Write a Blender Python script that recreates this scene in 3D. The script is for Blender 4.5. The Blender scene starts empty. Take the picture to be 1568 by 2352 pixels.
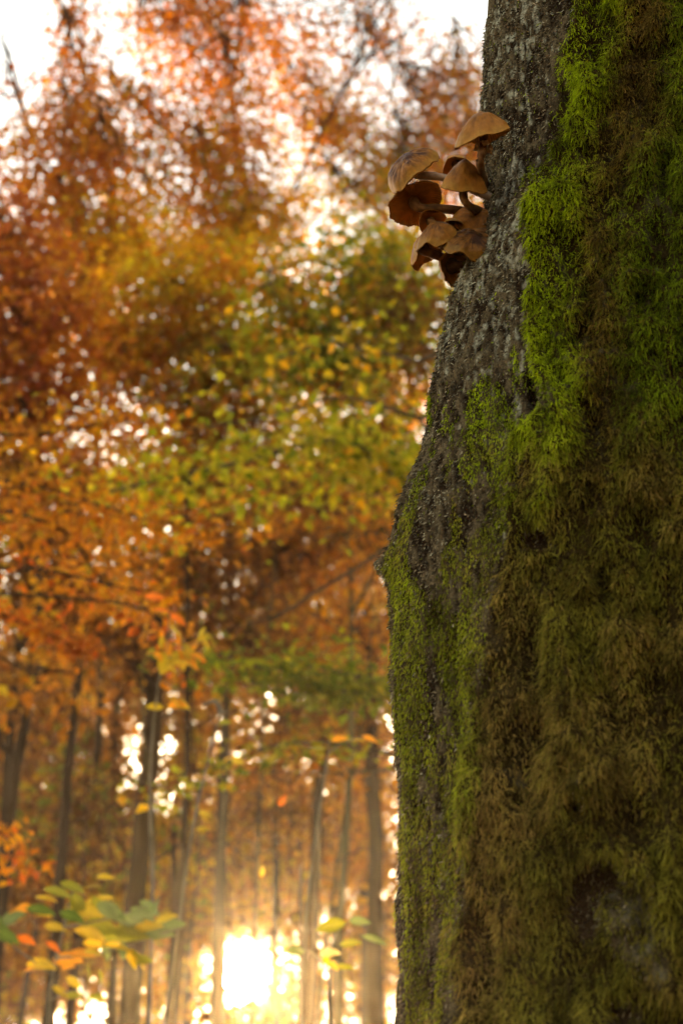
import bpy, math, random
import numpy as np
from mathutils import Vector

random.seed(11)
rng = np.random.default_rng(11)
S = bpy.context.scene
COL = S.collection

# ------------------------------------------------------------------ camera, sky, sun, exposure
PITCH = math.radians(24.0)
CAM = np.array([0.0, 0.0, 1.25])
FWD = np.array([0.0, math.cos(PITCH), math.sin(PITCH)])
RGT = np.array([1.0, 0.0, 0.0])
UPV = np.array([0.0, -math.sin(PITCH), math.cos(PITCH)])
K = 0.72 / 2352.0                       # 36 mm tall frame, 50 mm lens; pixels of a 1568 x 2352 frame

cd = bpy.data.cameras.new("camera")
cam = bpy.data.objects.new("camera", cd)
COL.objects.link(cam)
cam.location = CAM
cam.rotation_euler = (math.pi / 2 + PITCH, 0, 0)
cd.sensor_width = 36.0
cd.lens = 50.0
cd.clip_start = 0.05
cd.clip_end = 3000.0
cd.dof.use_dof = True
cd.dof.focus_distance = 1.30
cd.dof.aperture_fstop = 5.6
cd.dof.aperture_blades = 0
S.camera = cam

SUN_EL = math.radians(6.75)            # the lamp stands a little above the visible disc
SUN_AZ = math.radians(-4.0)             # from +Y towards +X
SUN_DIR = np.array([math.sin(SUN_AZ) * math.cos(SUN_EL), math.cos(SUN_AZ) * math.cos(SUN_EL), math.sin(SUN_EL)])

world = bpy.data.worlds.new("World")
S.world = world
world.use_nodes = True
wn = world.node_tree
for n in list(wn.nodes):
    wn.nodes.remove(n)
w_out = wn.nodes.new("ShaderNodeOutputWorld")
w_bg = wn.nodes.new("ShaderNodeBackground")
w_sky = wn.nodes.new("ShaderNodeTexSky")
w_hs = wn.nodes.new("ShaderNodeHueSaturation")
w_sky.sky_type = 'NISHITA'
w_sky.sun_disc = False
w_sky.sun_elevation = SUN_EL
w_sky.sun_rotation = SUN_AZ
w_sky.air_density = 1.0
w_sky.dust_density = 1.0
w_sky.ozone_density = 1.0
w_hs.inputs['Saturation'].default_value = 0.55
w_bg.inputs['Strength'].default_value = 0.15
wn.links.new(w_sky.outputs[0], w_hs.inputs['Color'])
wn.links.new(w_hs.outputs[0], w_bg.inputs['Color'])
wn.links.new(w_bg.outputs[0], w_out.inputs['Surface'])

sl = bpy.data.lights.new("sun_lamp", 'SUN')
sl.energy = 5.0
sl.angle = math.radians(0.53)
sl.color = (1.0, 0.66, 0.31)
so = bpy.data.objects.new("sun_lamp", sl)
COL.objects.link(so)
so.rotation_euler = Vector(-SUN_DIR).to_track_quat('-Z', 'Y').to_euler()

S.view_settings.view_transform = 'Standard'
S.view_settings.look = 'None'
S.view_settings.gamma = 1.0
S.view_settings.exposure = 2.8
S.view_settings.use_curve_mapping = False
S.view_settings.use_white_balance = True      # the photograph's warm daylight balance
S.view_settings.white_balance_temperature = 8000
S.view_settings.white_balance_tint = 8
S.render.engine = 'CYCLES'
S.cycles.use_denoising = True
S.cycles.max_bounces = 8
S.cycles.diffuse_bounces = 4
S.cycles.transmission_bounces = 4
S.cycles.volume_bounces = 0
S.cycles.transparent_max_bounces = 8
S.cycles.sample_clamp_indirect = 6.0

# ------------------------------------------------------------------ helpers
def ray(px, py):
    px = np.asarray(px, float); py = np.asarray(py, float)
    u = (px - 784.0) * K; v = (1176.0 - py) * K
    return FWD + u[..., None] * RGT + v[..., None] * UPV

def at(px, py, d):
    return CAM + ray(px, py) * np.asarray(d, float)[..., None]

def project(P):
    q = P - CAM
    dep = q @ FWD
    return 784.0 + (q @ RGT) / dep / K, 1176.0 - (q @ UPV) / dep / K, dep

def camdir(r, u, t):                    # right, up, towards the camera
    a = r * RGT + u * UPV - t * FWD
    return a / np.linalg.norm(a)

def smooth(x, a, b):
    t = np.clip((x - a) / (b - a), 0, 1)
    return t * t * (3 - 2 * t)

def gauss(x, s):
    return np.exp(-0.5 * (x / s) ** 2)

def _hash(ix, iy, iz, seed):
    h = (ix.astype(np.int64) * 374761393 + iy.astype(np.int64) * 668265263 + iz.astype(np.int64) * 2147483647 + seed * 974634777) & 0xffffffff
    h = ((h ^ (h >> 13)) * 1274126177) & 0xffffffff
    h = ((h ^ (h >> 15)) * 2246822519) & 0xffffffff
    return (((h ^ (h >> 16)) & 0xffffff) / float(0xffffff)) * 2 - 1

def noise(p, scale, seed=0):            # value noise, about -1..1
    p = np.asarray(p, float) * scale
    i = np.floor(p).astype(np.int64); f = p - i
    f = f * f * f * (f * (f * 6 - 15) + 10)
    r = 0
    for dx in (0, 1):
        wx = f[..., 0] if dx else 1 - f[..., 0]
        for dy in (0, 1):
            wy = f[..., 1] if dy else 1 - f[..., 1]
            for dz in (0, 1):
                wz = f[..., 2] if dz else 1 - f[..., 2]
                r = r + wx * wy * wz * _hash(i[..., 0] + dx, i[..., 1] + dy, i[..., 2] + dz, seed)
    return r

def fbm(p, scale, octv=3, seed=0):
    r = 0; a = 1.0; t = 0
    for k in range(octv):
        r = r + a * noise(p, scale * 2 ** k, seed + 17 * k); t += a; a *= 0.55
    return r / t * 1.5

def unit(v):
    return v / np.maximum(np.linalg.norm(v, axis=-1, keepdims=True), 1e-9)

def link(name, me, mat, parent=None):
    if mat is not None:
        me.materials.append(mat)
    o = bpy.data.objects.new(name, me)
    COL.objects.link(o)
    if parent is not None:
        o.parent = parent
        o.matrix_parent_inverse.identity()
        o.location = -Vector(parent_world(parent))
    return o

def parent_world(p):
    v = Vector((0, 0, 0))
    while p is not None:
        v += p.location; p = p.parent
    return v

def mesh_np(name, V, F, mat, parent=None, col=None, shade=True):
    """V (n,3); F (m,k) all of one size k; one object."""
    V = np.ascontiguousarray(V, dtype=np.float32); F = np.ascontiguousarray(F, dtype=np.int32)
    me = bpy.data.meshes.new(name)
    m, k = F.shape
    me.vertices.add(len(V)); me.vertices.foreach_set("co", V.ravel())
    me.loops.add(m * k); me.loops.foreach_set("vertex_index", F.ravel())
    me.polygons.add(m)
    me.polygons.foreach_set("loop_start", np.arange(0, m * k, k, dtype=np.int32))
    me.polygons.foreach_set("use_smooth", np.full(m, shade, dtype=bool))
    me.update(calc_edges=True)
    if col is not None:
        a = me.color_attributes.new("col", 'FLOAT_COLOR', 'POINT')
        c = np.ones((len(V), 4), dtype=np.float32); c[:, :3] = col
        a.data.foreach_set("color", c.ravel())
    return link(name, me, mat, parent)

def tag(o, label=None, cat=None, group=None, kind=None):
    if label: o['label'] = label
    if cat: o['category'] = cat
    if group: o['group'] = group
    if kind: o['kind'] = kind
    return o

def thing(name, loc, label, cat, group=None):
    o = bpy.data.objects.new(name, None)
    COL.objects.link(o)
    o.location = Vector([float(x) for x in loc])
    o.empty_display_size = 0.1
    return tag(o, label, cat, group)

def tube(pts, rad, sides=6):
    pts = np.asarray(pts, float); n = len(pts)
    rad = np.broadcast_to(np.asarray(rad, float), (n,))
    tg = unit(np.gradient(pts, axis=0))
    ref = np.where(np.abs(tg[:, 2:3]) > 0.9, np.array([[1.0, 0, 0]]), np.array([[0, 0, 1.0]]))
    a = unit(np.cross(tg, ref)); b = np.cross(tg, a)
    th = np.linspace(0, 2 * np.pi, sides, endpoint=False)
    V = pts[:, None] + rad[:, None, None] * (np.cos(th)[None, :, None] * a[:, None] + np.sin(th)[None, :, None] * b[:, None])
    i = np.arange(n - 1)[:, None] * sides; j = np.arange(sides)[None]
    j2 = (j + 1) % sides
    F = np.stack([i + j, i + j2, i + sides + j2, i + sides + j], -1).reshape(-1, 4)
    return V.reshape(-1, 3), F

def join(parts):
    Vs, Fs, o = [], [], 0
    for V, F in parts:
        Vs.append(V); Fs.append(F + o); o += len(V)
    return np.concatenate(Vs), np.concatenate(Fs)

def curve_pts(ctrl, n):
    """Catmull-Rom through the control points."""
    c = np.asarray(ctrl, float)
    c = np.vstack([2 * c[0] - c[1], c, 2 * c[-1] - c[-2]])
    m = len(c) - 3
    t = np.linspace(0, m - 1e-6, n); i = t.astype(int); f = (t - i)[:, None]
    p0, p1, p2, p3 = c[i], c[i + 1], c[i + 2], c[i + 3]
    return 0.5 * (2 * p1 + (p2 - p0) * f + (2 * p0 - 5 * p1 + 4 * p2 - p3) * f ** 2 + (3 * p1 - p0 - 3 * p2 + p3) * f ** 3)

# ------------------------------------------------------------------ materials
def new_mat(name):
    m = bpy.data.materials.new(name); m.use_nodes = True
    nt = m.node_tree
    return m, nt, nt.nodes['Principled BSDF'], nt.nodes['Material Output']

def attr_mat(name, rough=0.7, trans=0.0, spec=0.2, vary=None, bump=None, trans_sat=1.0):
    """Colour comes from the mesh's own colour attribute; optional translucency, grain and bump."""
    m, nt, b, out = new_mat(name)
    a = nt.nodes.new('ShaderNodeAttribute'); a.attribute_name = 'col'
    src = a.outputs['Color']
    if vary:
        tc = nt.nodes.new('ShaderNodeTexCoord')
        nz = nt.nodes.new('ShaderNodeTexNoise'); nz.inputs['Scale'].default_value = vary[0]; nz.inputs['Detail'].default_value = 4
        mr = nt.nodes.new('ShaderNodeMapRange')
        mr.inputs['From Min'].default_value = 0.3; mr.inputs['From Max'].default_value = 0.7
        mr.inputs['To Min'].default_value = 1 - vary[1]; mr.inputs['To Max'].default_value = 1 + vary[1]
        mx = nt.nodes.new('ShaderNodeVectorMath'); mx.operation = 'SCALE'
        nt.links.new(tc.outputs['Object'], nz.inputs['Vector'])
        nt.links.new(nz.outputs['Fac'], mr.inputs['Value'])
        nt.links.new(src, mx.inputs[0]); nt.links.new(mr.outputs[0], mx.inputs['Scale'])
        src = mx.outputs[0]
    nt.links.new(src, b.inputs['Base Color'])
    b.inputs['Roughness'].default_value = rough
    b.inputs['Specular IOR Level'].default_value = spec
    if bump:
        tc2 = nt.nodes.new('ShaderNodeTexCoord')
        n2 = nt.nodes.new('ShaderNodeTexNoise'); n2.inputs['Scale'].default_value = bump[0]; n2.inputs['Detail'].default_value = 5
        bp = nt.nodes.new('ShaderNodeBump'); bp.inputs['Strength'].default_value = bump[1]; bp.inputs['Distance'].default_value = bump[2]
        nt.links.new(tc2.outputs['Object'], n2.inputs['Vector'])
        nt.links.new(n2.outputs['Fac'], bp.inputs['Height'])
        nt.links.new(bp.outputs[0], b.inputs['Normal'])
    if trans > 0:
        t = nt.nodes.new('ShaderNodeBsdfTranslucent')
        mix = nt.nodes.new('ShaderNodeMixShader'); mix.inputs[0].default_value = trans
        nt.links.new(src, t.inputs['Color'])
        nt.links.new(b.outputs[0], mix.inputs[1]); nt.links.new(t.outputs[0], mix.inputs[2])
        nt.links.new(mix.outputs[0], out.inputs['Surface'])
    return m

M_LEAF = attr_mat("leaf", rough=0.6, trans=0.5, spec=0.06)
M_MOSS = attr_mat("moss", rough=0.85, trans=0.3, spec=0.04)
M_FLAKE = attr_mat("bark_flake", rough=0.8, spec=0.12)
M_CAP = attr_mat("mushroom_cap", rough=0.5, trans=0.25, spec=0.18, vary=(180, 0.22), bump=(420, 0.5, 0.0006))
M_GILL = attr_mat("mushroom_gill", rough=0.7, trans=0.5, spec=0.2, vary=(150, 0.2))
M_STEM = attr_mat("mushroom_stem", rough=0.7, trans=0.08, spec=0.08, vary=(160, 0.3), bump=(300, 0.5, 0.0008))
M_BARK = attr_mat("bark", rough=0.95, spec=0.0, vary=(420, 0.45), bump=(520, 1.0, 0.0025))

def noise_mat(name, c1, c2, scale, rough=0.85, bump=0.3, dist=0.01, stretch=(1, 1, 1)):
    m, nt, b, out = new_mat(name)
    tc = nt.nodes.new('ShaderNodeTexCoord')
    mp = nt.nodes.new('ShaderNodeMapping'); mp.inputs['Scale'].default_value = stretch
    nz = nt.nodes.new('ShaderNodeTexNoise'); nz.inputs['Scale'].default_value = scale; nz.inputs['Detail'].default_value = 6
    cr = nt.nodes.new('ShaderNodeValToRGB')
    cr.color_ramp.elements[0].position = 0.3; cr.color_ramp.elements[0].color = (*c1, 1)
    cr.color_ramp.elements[1].position = 0.7; cr.color_ramp.elements[1].color = (*c2, 1)
    bp = nt.nodes.new('ShaderNodeBump'); bp.inputs['Strength'].default_value = bump; bp.inputs['Distance'].default_value = dist
    nt.links.new(tc.outputs['Object'], mp.inputs[0]); nt.links.new(mp.outputs[0], nz.inputs['Vector'])
    nt.links.new(nz.outputs['Fac'], cr.inputs[0]); nt.links.new(cr.outputs[0], b.inputs['Base Color'])
    nt.links.new(nz.outputs['Fac'], bp.inputs['Height']); nt.links.new(bp.outputs[0], b.inputs['Normal'])
    b.inputs['Roughness'].default_value = rough
    b.inputs['Specular IOR Level'].default_value = 0.04
    return m

M_TRUNK = noise_mat("tree_bark", (0.026, 0.014, 0.006), (0.062, 0.036, 0.017), 6, stretch=(1, 1, 0.25))
M_TRUNK_GREY = noise_mat("grey_bark", (0.055, 0.040, 0.022), (0.12, 0.090, 0.052), 7, stretch=(1, 1, 0.3))
M_TRUNK_OLIVE = noise_mat("olive_bark", (0.050, 0.040, 0.014), (0.11, 0.088, 0.034), 7, stretch=(1, 1, 0.3))
M_TWIG = noise_mat("twig_bark", (0.10, 0.085, 0.06), (0.22, 0.19, 0.14), 20)
M_GROUND = noise_mat("leaf_litter", (0.07, 0.035, 0.015), (0.25, 0.12, 0.035), 3.0, bump=0.6, dist=0.05)

# ------------------------------------------------------------------ setting: ground, sun, haze
def grid_ground():
    n = 90
    g = np.sign(np.linspace(-1, 1, n)) * np.abs(np.linspace(-1, 1, n)) ** 1.6 * 230
    X, Y = np.meshgrid(g, g, indexing='ij')
    P = np.stack([X, Y, 0 * X], -1)
    Z = 0.12 * fbm(P, 0.25, 3, 5) - 0.05
    Z = Z * smooth(np.hypot(X, Y), 1.5, 6)
    P[..., 2] = Z
    i = np.arange(n - 1)
    I, J = np.meshgrid(i, i, indexing='ij')
    F = np.stack([I * n + J, (I + 1) * n + J, (I + 1) * n + J + 1, I * n + J + 1], -1).reshape(-1, 4)
    o = mesh_np("ground", P.reshape(-1, 3), F, M_GROUND)
    tag(o, kind='structure')
grid_ground()

def sun_ball():
    D = 900.0
    el = SUN_EL - math.radians(1.0)
    c = CAM + D * np.array([math.sin(SUN_AZ) * math.cos(el), math.cos(SUN_AZ) * math.cos(el), math.sin(el)])
    r = D * math.tan(math.radians(0.265)) * 1.7
    n, m = 24, 12
    th = np.linspace(0, 2 * np.pi, n, endpoint=False); ph = np.linspace(0.01, np.pi - 0.01, m)
    V = np.stack([np.outer(np.sin(ph), np.cos(th)), np.outer(np.sin(ph), np.sin(th)), np.outer(np.cos(ph), np.ones(n))], -1)
    V = c + r * V.reshape(-1, 3)
    I, J = np.meshgrid(np.arange(m - 1), np.arange(n), indexing='ij'); J2 = (J + 1) % n
    F = np.stack([I * n + J, (I + 1) * n + J, (I + 1) * n + J2, I * n + J2], -1).reshape(-1, 4)
    mt, nt, b, out = new_mat("sun_disc")
    b.inputs['Base Color'].default_value = (0, 0, 0, 1)
    b.inputs['Emission Color'].default_value = (1.0, 0.85, 0.6, 1)
    b.inputs['Emission Strength'].default_value = 300.0
    o = mesh_np("sun", V, F, mt)
    tag(o, kind='structure')
sun_ball()

HAZE_DENSITY = 0.0008
def haze_box():
    x, y0, y1, z0, z1 = 240, -240, 240, -1.6, 30
    V = np.array([[sx, sy, sz] for sz in (z0, z1) for sy in (y0, y1) for sx in (-x, x)], float)
    F = np.array([[0, 2, 3, 1], [4, 5, 7, 6], [0, 1, 5, 4], [2, 6, 7, 3], [0, 4, 6, 2], [1, 3, 7, 5]])
    m = bpy.data.materials.new("haze"); m.use_nodes = True
    nt = m.node_tree
    nt.nodes.remove(nt.nodes['Principled BSDF'])
    v = nt.nodes.new('ShaderNodeVolumePrincipled')
    v.inputs['Color'].default_value = (0.97, 0.90, 0.80, 1)
    v.inputs['Density'].default_value = HAZE_DENSITY
    v.inputs['Anisotropy'].default_value = 0.83
    nt.links.new(v.outputs[0], nt.nodes['Material Output'].inputs['Volume'])
    o = mesh_np("haze", V, F, m, shade=False)
    tag(o, kind='stuff')
haze_box()

# ------------------------------------------------------------------ the old mossy trunk
SIL = np.array([(1131, -260), (1128, -100), (1125, 0), (1118, 120), (1112, 230), (1110, 320), (1112, 430), (1108, 540), (1078, 620), (1045, 690), (1030, 770), (1002, 880),
                (976, 1000), (938, 1100), (912, 1180), (892, 1260), (884, 1330), (892, 1390), (899, 1460), (901, 1600), (908, 1750), (912, 1900), (914, 2100), (911, 2352), (905, 2560)], float)
KY, CY = 0.46, 1.31                      # the trunk is an oval, squashed towards the camera
def trunk_R(z):
    return 0.42 + 0.06 * np.exp(-np.maximum(z, 0) / 0.5)
zs, cxs = [], []
for px, py in SIL:
    d = ray(px, py); s = d[0] / d[1] * KY; cy = CY / KY
    z = 1.8
    for _ in range(6):
        R = trunk_R(z); n = math.sqrt(1 + s * s)
        cx = s * cy + R * n
        fy = (cx * s + cy) / (n * n) * KY
        z = CAM[2] + d[2] / d[1] * fy
    zs.append(z); cxs.append(cx)
zs = np.array(zs)[::-1]; cxs = np.array(cxs)[::-1]
lo_slope = (cxs[0] - cxs[1]) / (zs[0] - zs[1])
zs = np.concatenate([[-0.6, 0.0, 0.5], zs, [zs[-1] + 1, 9.5]])
cxs = np.concatenate([[cxs[0] + .06, cxs[0] + .04, cxs[0] + .01], cxs, [cxs[-1] + 0.02, cxs[-1] + 0.1]])
def trunk_cx(z):
    return np.interp(z, zs, cxs)
_zz = np.linspace(-0.6, 9.5, 6000)
_cc = np.interp(_zz, zs, cxs)
_k = np.exp(-0.5 * (np.arange(-12, 13) / 5.0) ** 2); _k /= _k.sum()
_cs = np.convolve(np.pad(_cc, 12, mode='edge'), _k, 'valid')
def trunk_base(TH, Z):
    R = trunk_R(Z) * np.where(Z > 3, np.clip(1 - (Z - 3) * 0.06, 0.3, 1), 1)
    cx = np.interp(Z, _zz, _cs)
    return np.stack([cx + R * np.cos(TH), CY + KY * R * np.sin(TH), Z], -1)

RIDGE = np.array([(1330, -300), (1298, 0), (1270, 200), (1245, 400), (1230, 520), (1225, 650), (1205, 740), (1232, 860), (1232, 980), (1195, 1060), (1172, 1200), (1150, 1300), (1122, 1450),
                  (1112, 1600), (1100, 1800), (1082, 1900), (1062, 2100), (1040, 2352), (1020, 2700)], float)
def ridge_x(py):
    return np.interp(py, RIDGE[:, 1], RIDGE[:, 0])

TH0, TH1 = math.radians(158), math.radians(262)
NTH, NZ = 440, 530
th = np.concatenate([np.linspace(TH0, TH1, NTH), np.linspace(TH1, TH0 + 2 * np.pi, 42)[1:-1]])
z_lo, z_hi = CAM[2] - 0.02, CAM[2] + 1.22
zv = np.concatenate([np.linspace(-0.5, z_lo, 14)[:-1], np.linspace(z_lo, z_hi, NZ), np.linspace(z_hi, 9.0, 30)[1:]])
Z, TH = np.meshgrid(zv, th, indexing='ij')
P0 = trunk_base(TH, Z)
def grid_normals(P):
    du = np.roll(P, -1, 1) - np.roll(P, 1, 1)
    dv = np.gradient(P, axis=0)
    return unit(np.cross(du, dv))
N0 = grid_normals(P0)
PX, PY, PD = project(P0)
front = (np.einsum('ijk,ijk->ij', N0, P0 - CAM) < 0.15) & (PD > 0.1)
PXf = np.where(front, PX, 4000.0)
PYc = np.clip(PY, -400, 2700)
rel = np.where(front, PXf - ridge_x(PYc), np.where(TH < math.radians(215), -400, 900))

def moss_masks(px, py, rel, P):
    """Thickness 0..1 of the hanging moss and of the short green moss on the bark side, from the lie of the trunk."""
    nz = fbm(P, 14, 3, 3)
    nf = fbm(P * np.array([1, 1, 0.35]), 45, 3, 8)
    hang = smooth(rel + 38 * nz + 22 * nf, -18, 26)
    # moss-free hollows within the moss, coloured dark brown
    pocket = gauss(px - 1335, 34) * gauss(py - 2075, 62) + gauss(px - 1230, 26) * gauss(py - 1240, 20) + 0.8 * gauss(px - 1224, 9) * gauss(py - 905, 45)
    pocket = pocket + gauss(px - 1395, 26) * gauss(py - 2010, 26) + 0.7 * gauss(px - 1330, 20) * gauss(py - 1860, 24) + 0.6 * gauss(px - 1430, 50) * gauss(py - 2330, 40)
    lich = gauss(px - 1440, 55) * gauss(py - 2090, 75) + 0.7 * gauss(px - 1500, 40) * gauss(py - 2240, 50) + 0.3 * gauss(px - 1250, 45) * gauss(py - 1190, 30)
    hang = hang * (1 - 0.95 * smooth(pocket, 0.3, 0.6)) * (1 - 0.5 * smooth(lich + 0.3 * nf, 0.35, 0.7))
    # short moss left of the ridge
    left = 1 - smooth(rel, -30, 10)
    band = smooth(py, 1250, 1420)
    w = (0.70 * band * smooth(px, 900, 940)
         + 0.85 * gauss(px - (1085 - 0.10 * (py - 1000)), 48) * smooth(py, 800, 950) * (1 - band)
         + 0.65 * gauss(px - (1185 - 0.10 * (py - 900)), 30) * smooth(py, 850, 1000)
         + 0.55 * gauss(px - np.interp(py, SIL[:, 1], SIL[:, 0]) - 22, 14) * smooth(py, 1000, 1080)
         + 0.16)
    nf2 = fbm(P * np.array([1, 1, 0.16]), 55, 3, 9)
    short = left * smooth(py, 640, 860) * smooth(w + 0.40 * nf + 0.45 * nf2 + 0.30 * nz, 0.50, 0.82)
    return hang, short, pocket, lich

hang, short, pocket, lich = moss_masks(PXf, PYc, rel, P0)
vis = smooth(Z, z_lo - 0.05, z_lo) * (1 - smooth(Z, z_hi, z_hi + 0.05))

# displacement
disp = 0.010 * gauss(rel - 25, 55) - 0.010 * gauss(rel + 75, 45) * (0.4 + 0.6 * smooth(PYc, 500, 1100))
disp = disp * np.where(front, 1, 0)
disp += 0.006 * fbm(P0, 9, 2, 21)
Ps = P0 * np.array([1, 1, 0.42])
Ps[..., 0] += 0.30 * P0[..., 2] * 0.3
fine = fbm(Ps, 150, 3, 31)
rid = 1 - np.abs(fbm(Ps, 70, 2, 41))
disp += (1 - hang) * (0.0024 * fbm(P0 * np.array([1, 1, 0.12]), 50, 3, 45) + 0.0026 * fine + 0.0012 * rid * (0.3 + 0.7 * smooth(PYc, 300, 900)))
lump = fbm(P0 * np.array([1, 1, 0.75]), 26, 3, 51)
lump2 = fbm(P0 * np.array([1, 1, 0.6]), 75, 2, 61)
low = smooth(PYc, 950, 1350)
ribs = fbm(P0 * np.array([1, 1, 0.22]), 42, 3, 64)
disp += hang * (0.008 + (0.022 - 0.008 * low) * lump + 0.009 * lump2 + 0.015 * low * ribs)
disp -= 0.024 * smooth(pocket, 0.15, 0.8)
disp += 0.003 * lich
# the small burl on the left edge
burl = gauss(PYc - 1295, 26) * np.where(np.abs(TH - math.radians(176)) < 0.6, gauss(TH - math.radians(177), 0.15), 0)
disp += 0.013 * burl * (1 + 0.5 * lump2)
disp = np.where(vis > 0, disp, 0.01 * fbm(P0, 9, 2, 21))
P = P0 + N0 * disp[..., None]
NN = grid_normals(P)

# bark colours: grey-brown crust, pale lichen flecks, dark brown in the moss-free hollows
b1 = np.array([0.020, 0.012, 0.007]); b2 = np.array([0.105, 0.079, 0.045]); b3 = np.array([0.32, 0.31, 0.23]); bw = np.array([0.045, 0.026, 0.014])
mixA = smooth(0.6 * fbm(Ps, 40, 3, 71) + 0.9 * fine, -0.5, 0.6)[..., None]
bark = b1 * (1 - mixA) + b2 * mixA
fl = smooth(fbm(Ps, 170, 2, 81) + 0.35 * fbm(P0, 12, 2, 82) - 0.15 - 0.7 * smooth(PYc, 700, 1500), 0.15, 0.75)[..., None]
bark = bark * (1 - 0.8 * fl) + b3 * 0.8 * fl
lf = smooth(lich + 0.5 * fbm(P0, 60, 2, 83), 0.4, 0.8)[..., None]
bark = bark * (1 - 0.2 * lf) + np.array([0.24, 0.23, 0.15]) * 0.2 * lf
under = np.array([0.026, 0.016, 0.004])  # dark under the moss: shade between clumps put into the colour
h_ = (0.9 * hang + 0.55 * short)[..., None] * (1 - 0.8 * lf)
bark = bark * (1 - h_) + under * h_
pk = smooth(pocket, 0.25, 0.6)[..., None]
bark = bark * (1 - pk) + bw * pk

old_tree = thing("mossy_tree", (float(trunk_cx(1.5)), CY, 0.0), "huge old tree trunk with grey bark and thick hanging green moss, filling the right side", "tree")
nz_, nt_ = Z.shape
I, J = np.meshgrid(np.arange(nz_ - 1), np.arange(nt_), indexing='ij'); J2 = (J + 1) % nt_
F = np.stack([I * nt_ + J, I * nt_ + J2, (I + 1) * nt_ + J2, (I + 1) * nt_ + J], -1).reshape(-1, 4)
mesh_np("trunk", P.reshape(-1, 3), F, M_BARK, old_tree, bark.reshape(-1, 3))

# sampling points on the visible face of the trunk
iz0 = 13
SP = P[iz0:iz0 + NZ, :NTH]; SN = NN[iz0:iz0 + NZ, :NTH]
if np.mean(np.einsum('ijk,ijk->ij', SN, SP - np.array([0.45, CY, 1.8]))) < 0:
    SN = -SN
cell = np.linalg.norm(np.cross(np.roll(SP, -1, 1) - SP, np.gradient(SP, axis=0)), axis=-1)
cell[:, -1] = 0
_sx, _sy, _sd = project(SP)
in_view = (_sx > 700) & (_sx < 1700) & (_sy > -150) & (_sy < 2480)
def pick(mask, n):
    w = (cell * mask * in_view).ravel(); w = w / w.sum()
    idx = rng.choice(len(w), n, p=w)
    i = idx // NTH; j = idx % NTH
    i = np.clip(i, 0, NZ - 2); j = np.clip(j, 0, NTH - 2)
    fu = rng.random((n, 1)); fv = rng.random((n, 1))
    def bl(A):
        return (A[i, j] * (1 - fu) + A[i, j + 1] * fu) * (1 - fv) + (A[i + 1, j] * (1 - fu) + A[i + 1, j + 1] * fu) * fv
    return bl(SP), unit(bl(SN)), i, j

def surf_at(px, py):
    d = (_sx - px) ** 2 + (_sy - py) ** 2 + np.where(_sd < np.median(_sd) + 0.35, 0, 1e6)
    k = np.argmin(d); return SP.reshape(-1, 3)[k].copy()

def surf_n(p):
    k = np.argmin(((SP.reshape(-1, 3) - p) ** 2).sum(-1)); return SN.reshape(-1, 3)[k].copy()

def fronds(p, n, length, width, col, droop, lift, barbs, spread=0.45, flow=(-0.12, 0, -0.55)):
    """Curved tapering moss shoots with small side leaflets, hanging from points p on a surface with normals n."""
    m = len(p)
    down = np.array([0.0, 0, -1.0])
    rnd = rng.normal(size=(m, 3))
    d0 = unit(lift[:, None] * n + spread * rnd + np.array(flow))
    d1 = unit(d0 * (1 - droop[:, None]) + droop[:, None] * (down + 0.18 * rng.normal(size=(m, 3))))
    d2 = unit(d1 + 0.35 * down + 0.25 * rng.normal(size=(m, 3)))
    L = length[:, None]
    p0 = p - n * 0.001; p1 = p0 + d0 * L * 0.36; p2 = p1 + d1 * L * 0.34; p3 = p2 + d2 * L * 0.30
    side = unit(np.cross(d1, n + 0.7 * rng.normal(size=(m, 3))))
    w = width[:, None] * side
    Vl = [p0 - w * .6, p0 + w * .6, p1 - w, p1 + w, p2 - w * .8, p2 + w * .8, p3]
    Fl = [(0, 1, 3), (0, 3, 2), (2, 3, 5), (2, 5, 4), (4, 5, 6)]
    cl = [0.42, 0.42, 0.75, 0.75, 1.1, 1.1, 1.4]  # dark roots to bright tips: shade among the shoots put into the colour
    k = len(Vl)
    for b in range(barbs):
        t = (b + 0.6) / barbs
        q = p0 * (1 - t) + p3 * t + (p1 + p2 - p0 - p3) * (t * (1 - t) * 1.3)
        sg = 1 if b % 2 else -1
        bd = unit(sg * side + 0.7 * d2 + 0.35 * rng.normal(size=(m, 3)))
        bl = L * (0.30 - 0.12 * t)
        th_ = unit(np.cross(bd, n + 0.4 * rng.normal(size=(m, 3)))) * width[:, None] * 0.75
        Vl += [q - th_, q + th_, q + bd * bl]
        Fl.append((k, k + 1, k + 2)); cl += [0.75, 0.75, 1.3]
        k += 3
    V = np.stack(Vl, 1); F = np.array(Fl)[None] + (np.arange(m) * k)[:, None, None]
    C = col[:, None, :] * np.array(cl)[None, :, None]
    return V.reshape(-1, 3), F.reshape(-1, 3), C.reshape(-1, 3)

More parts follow.
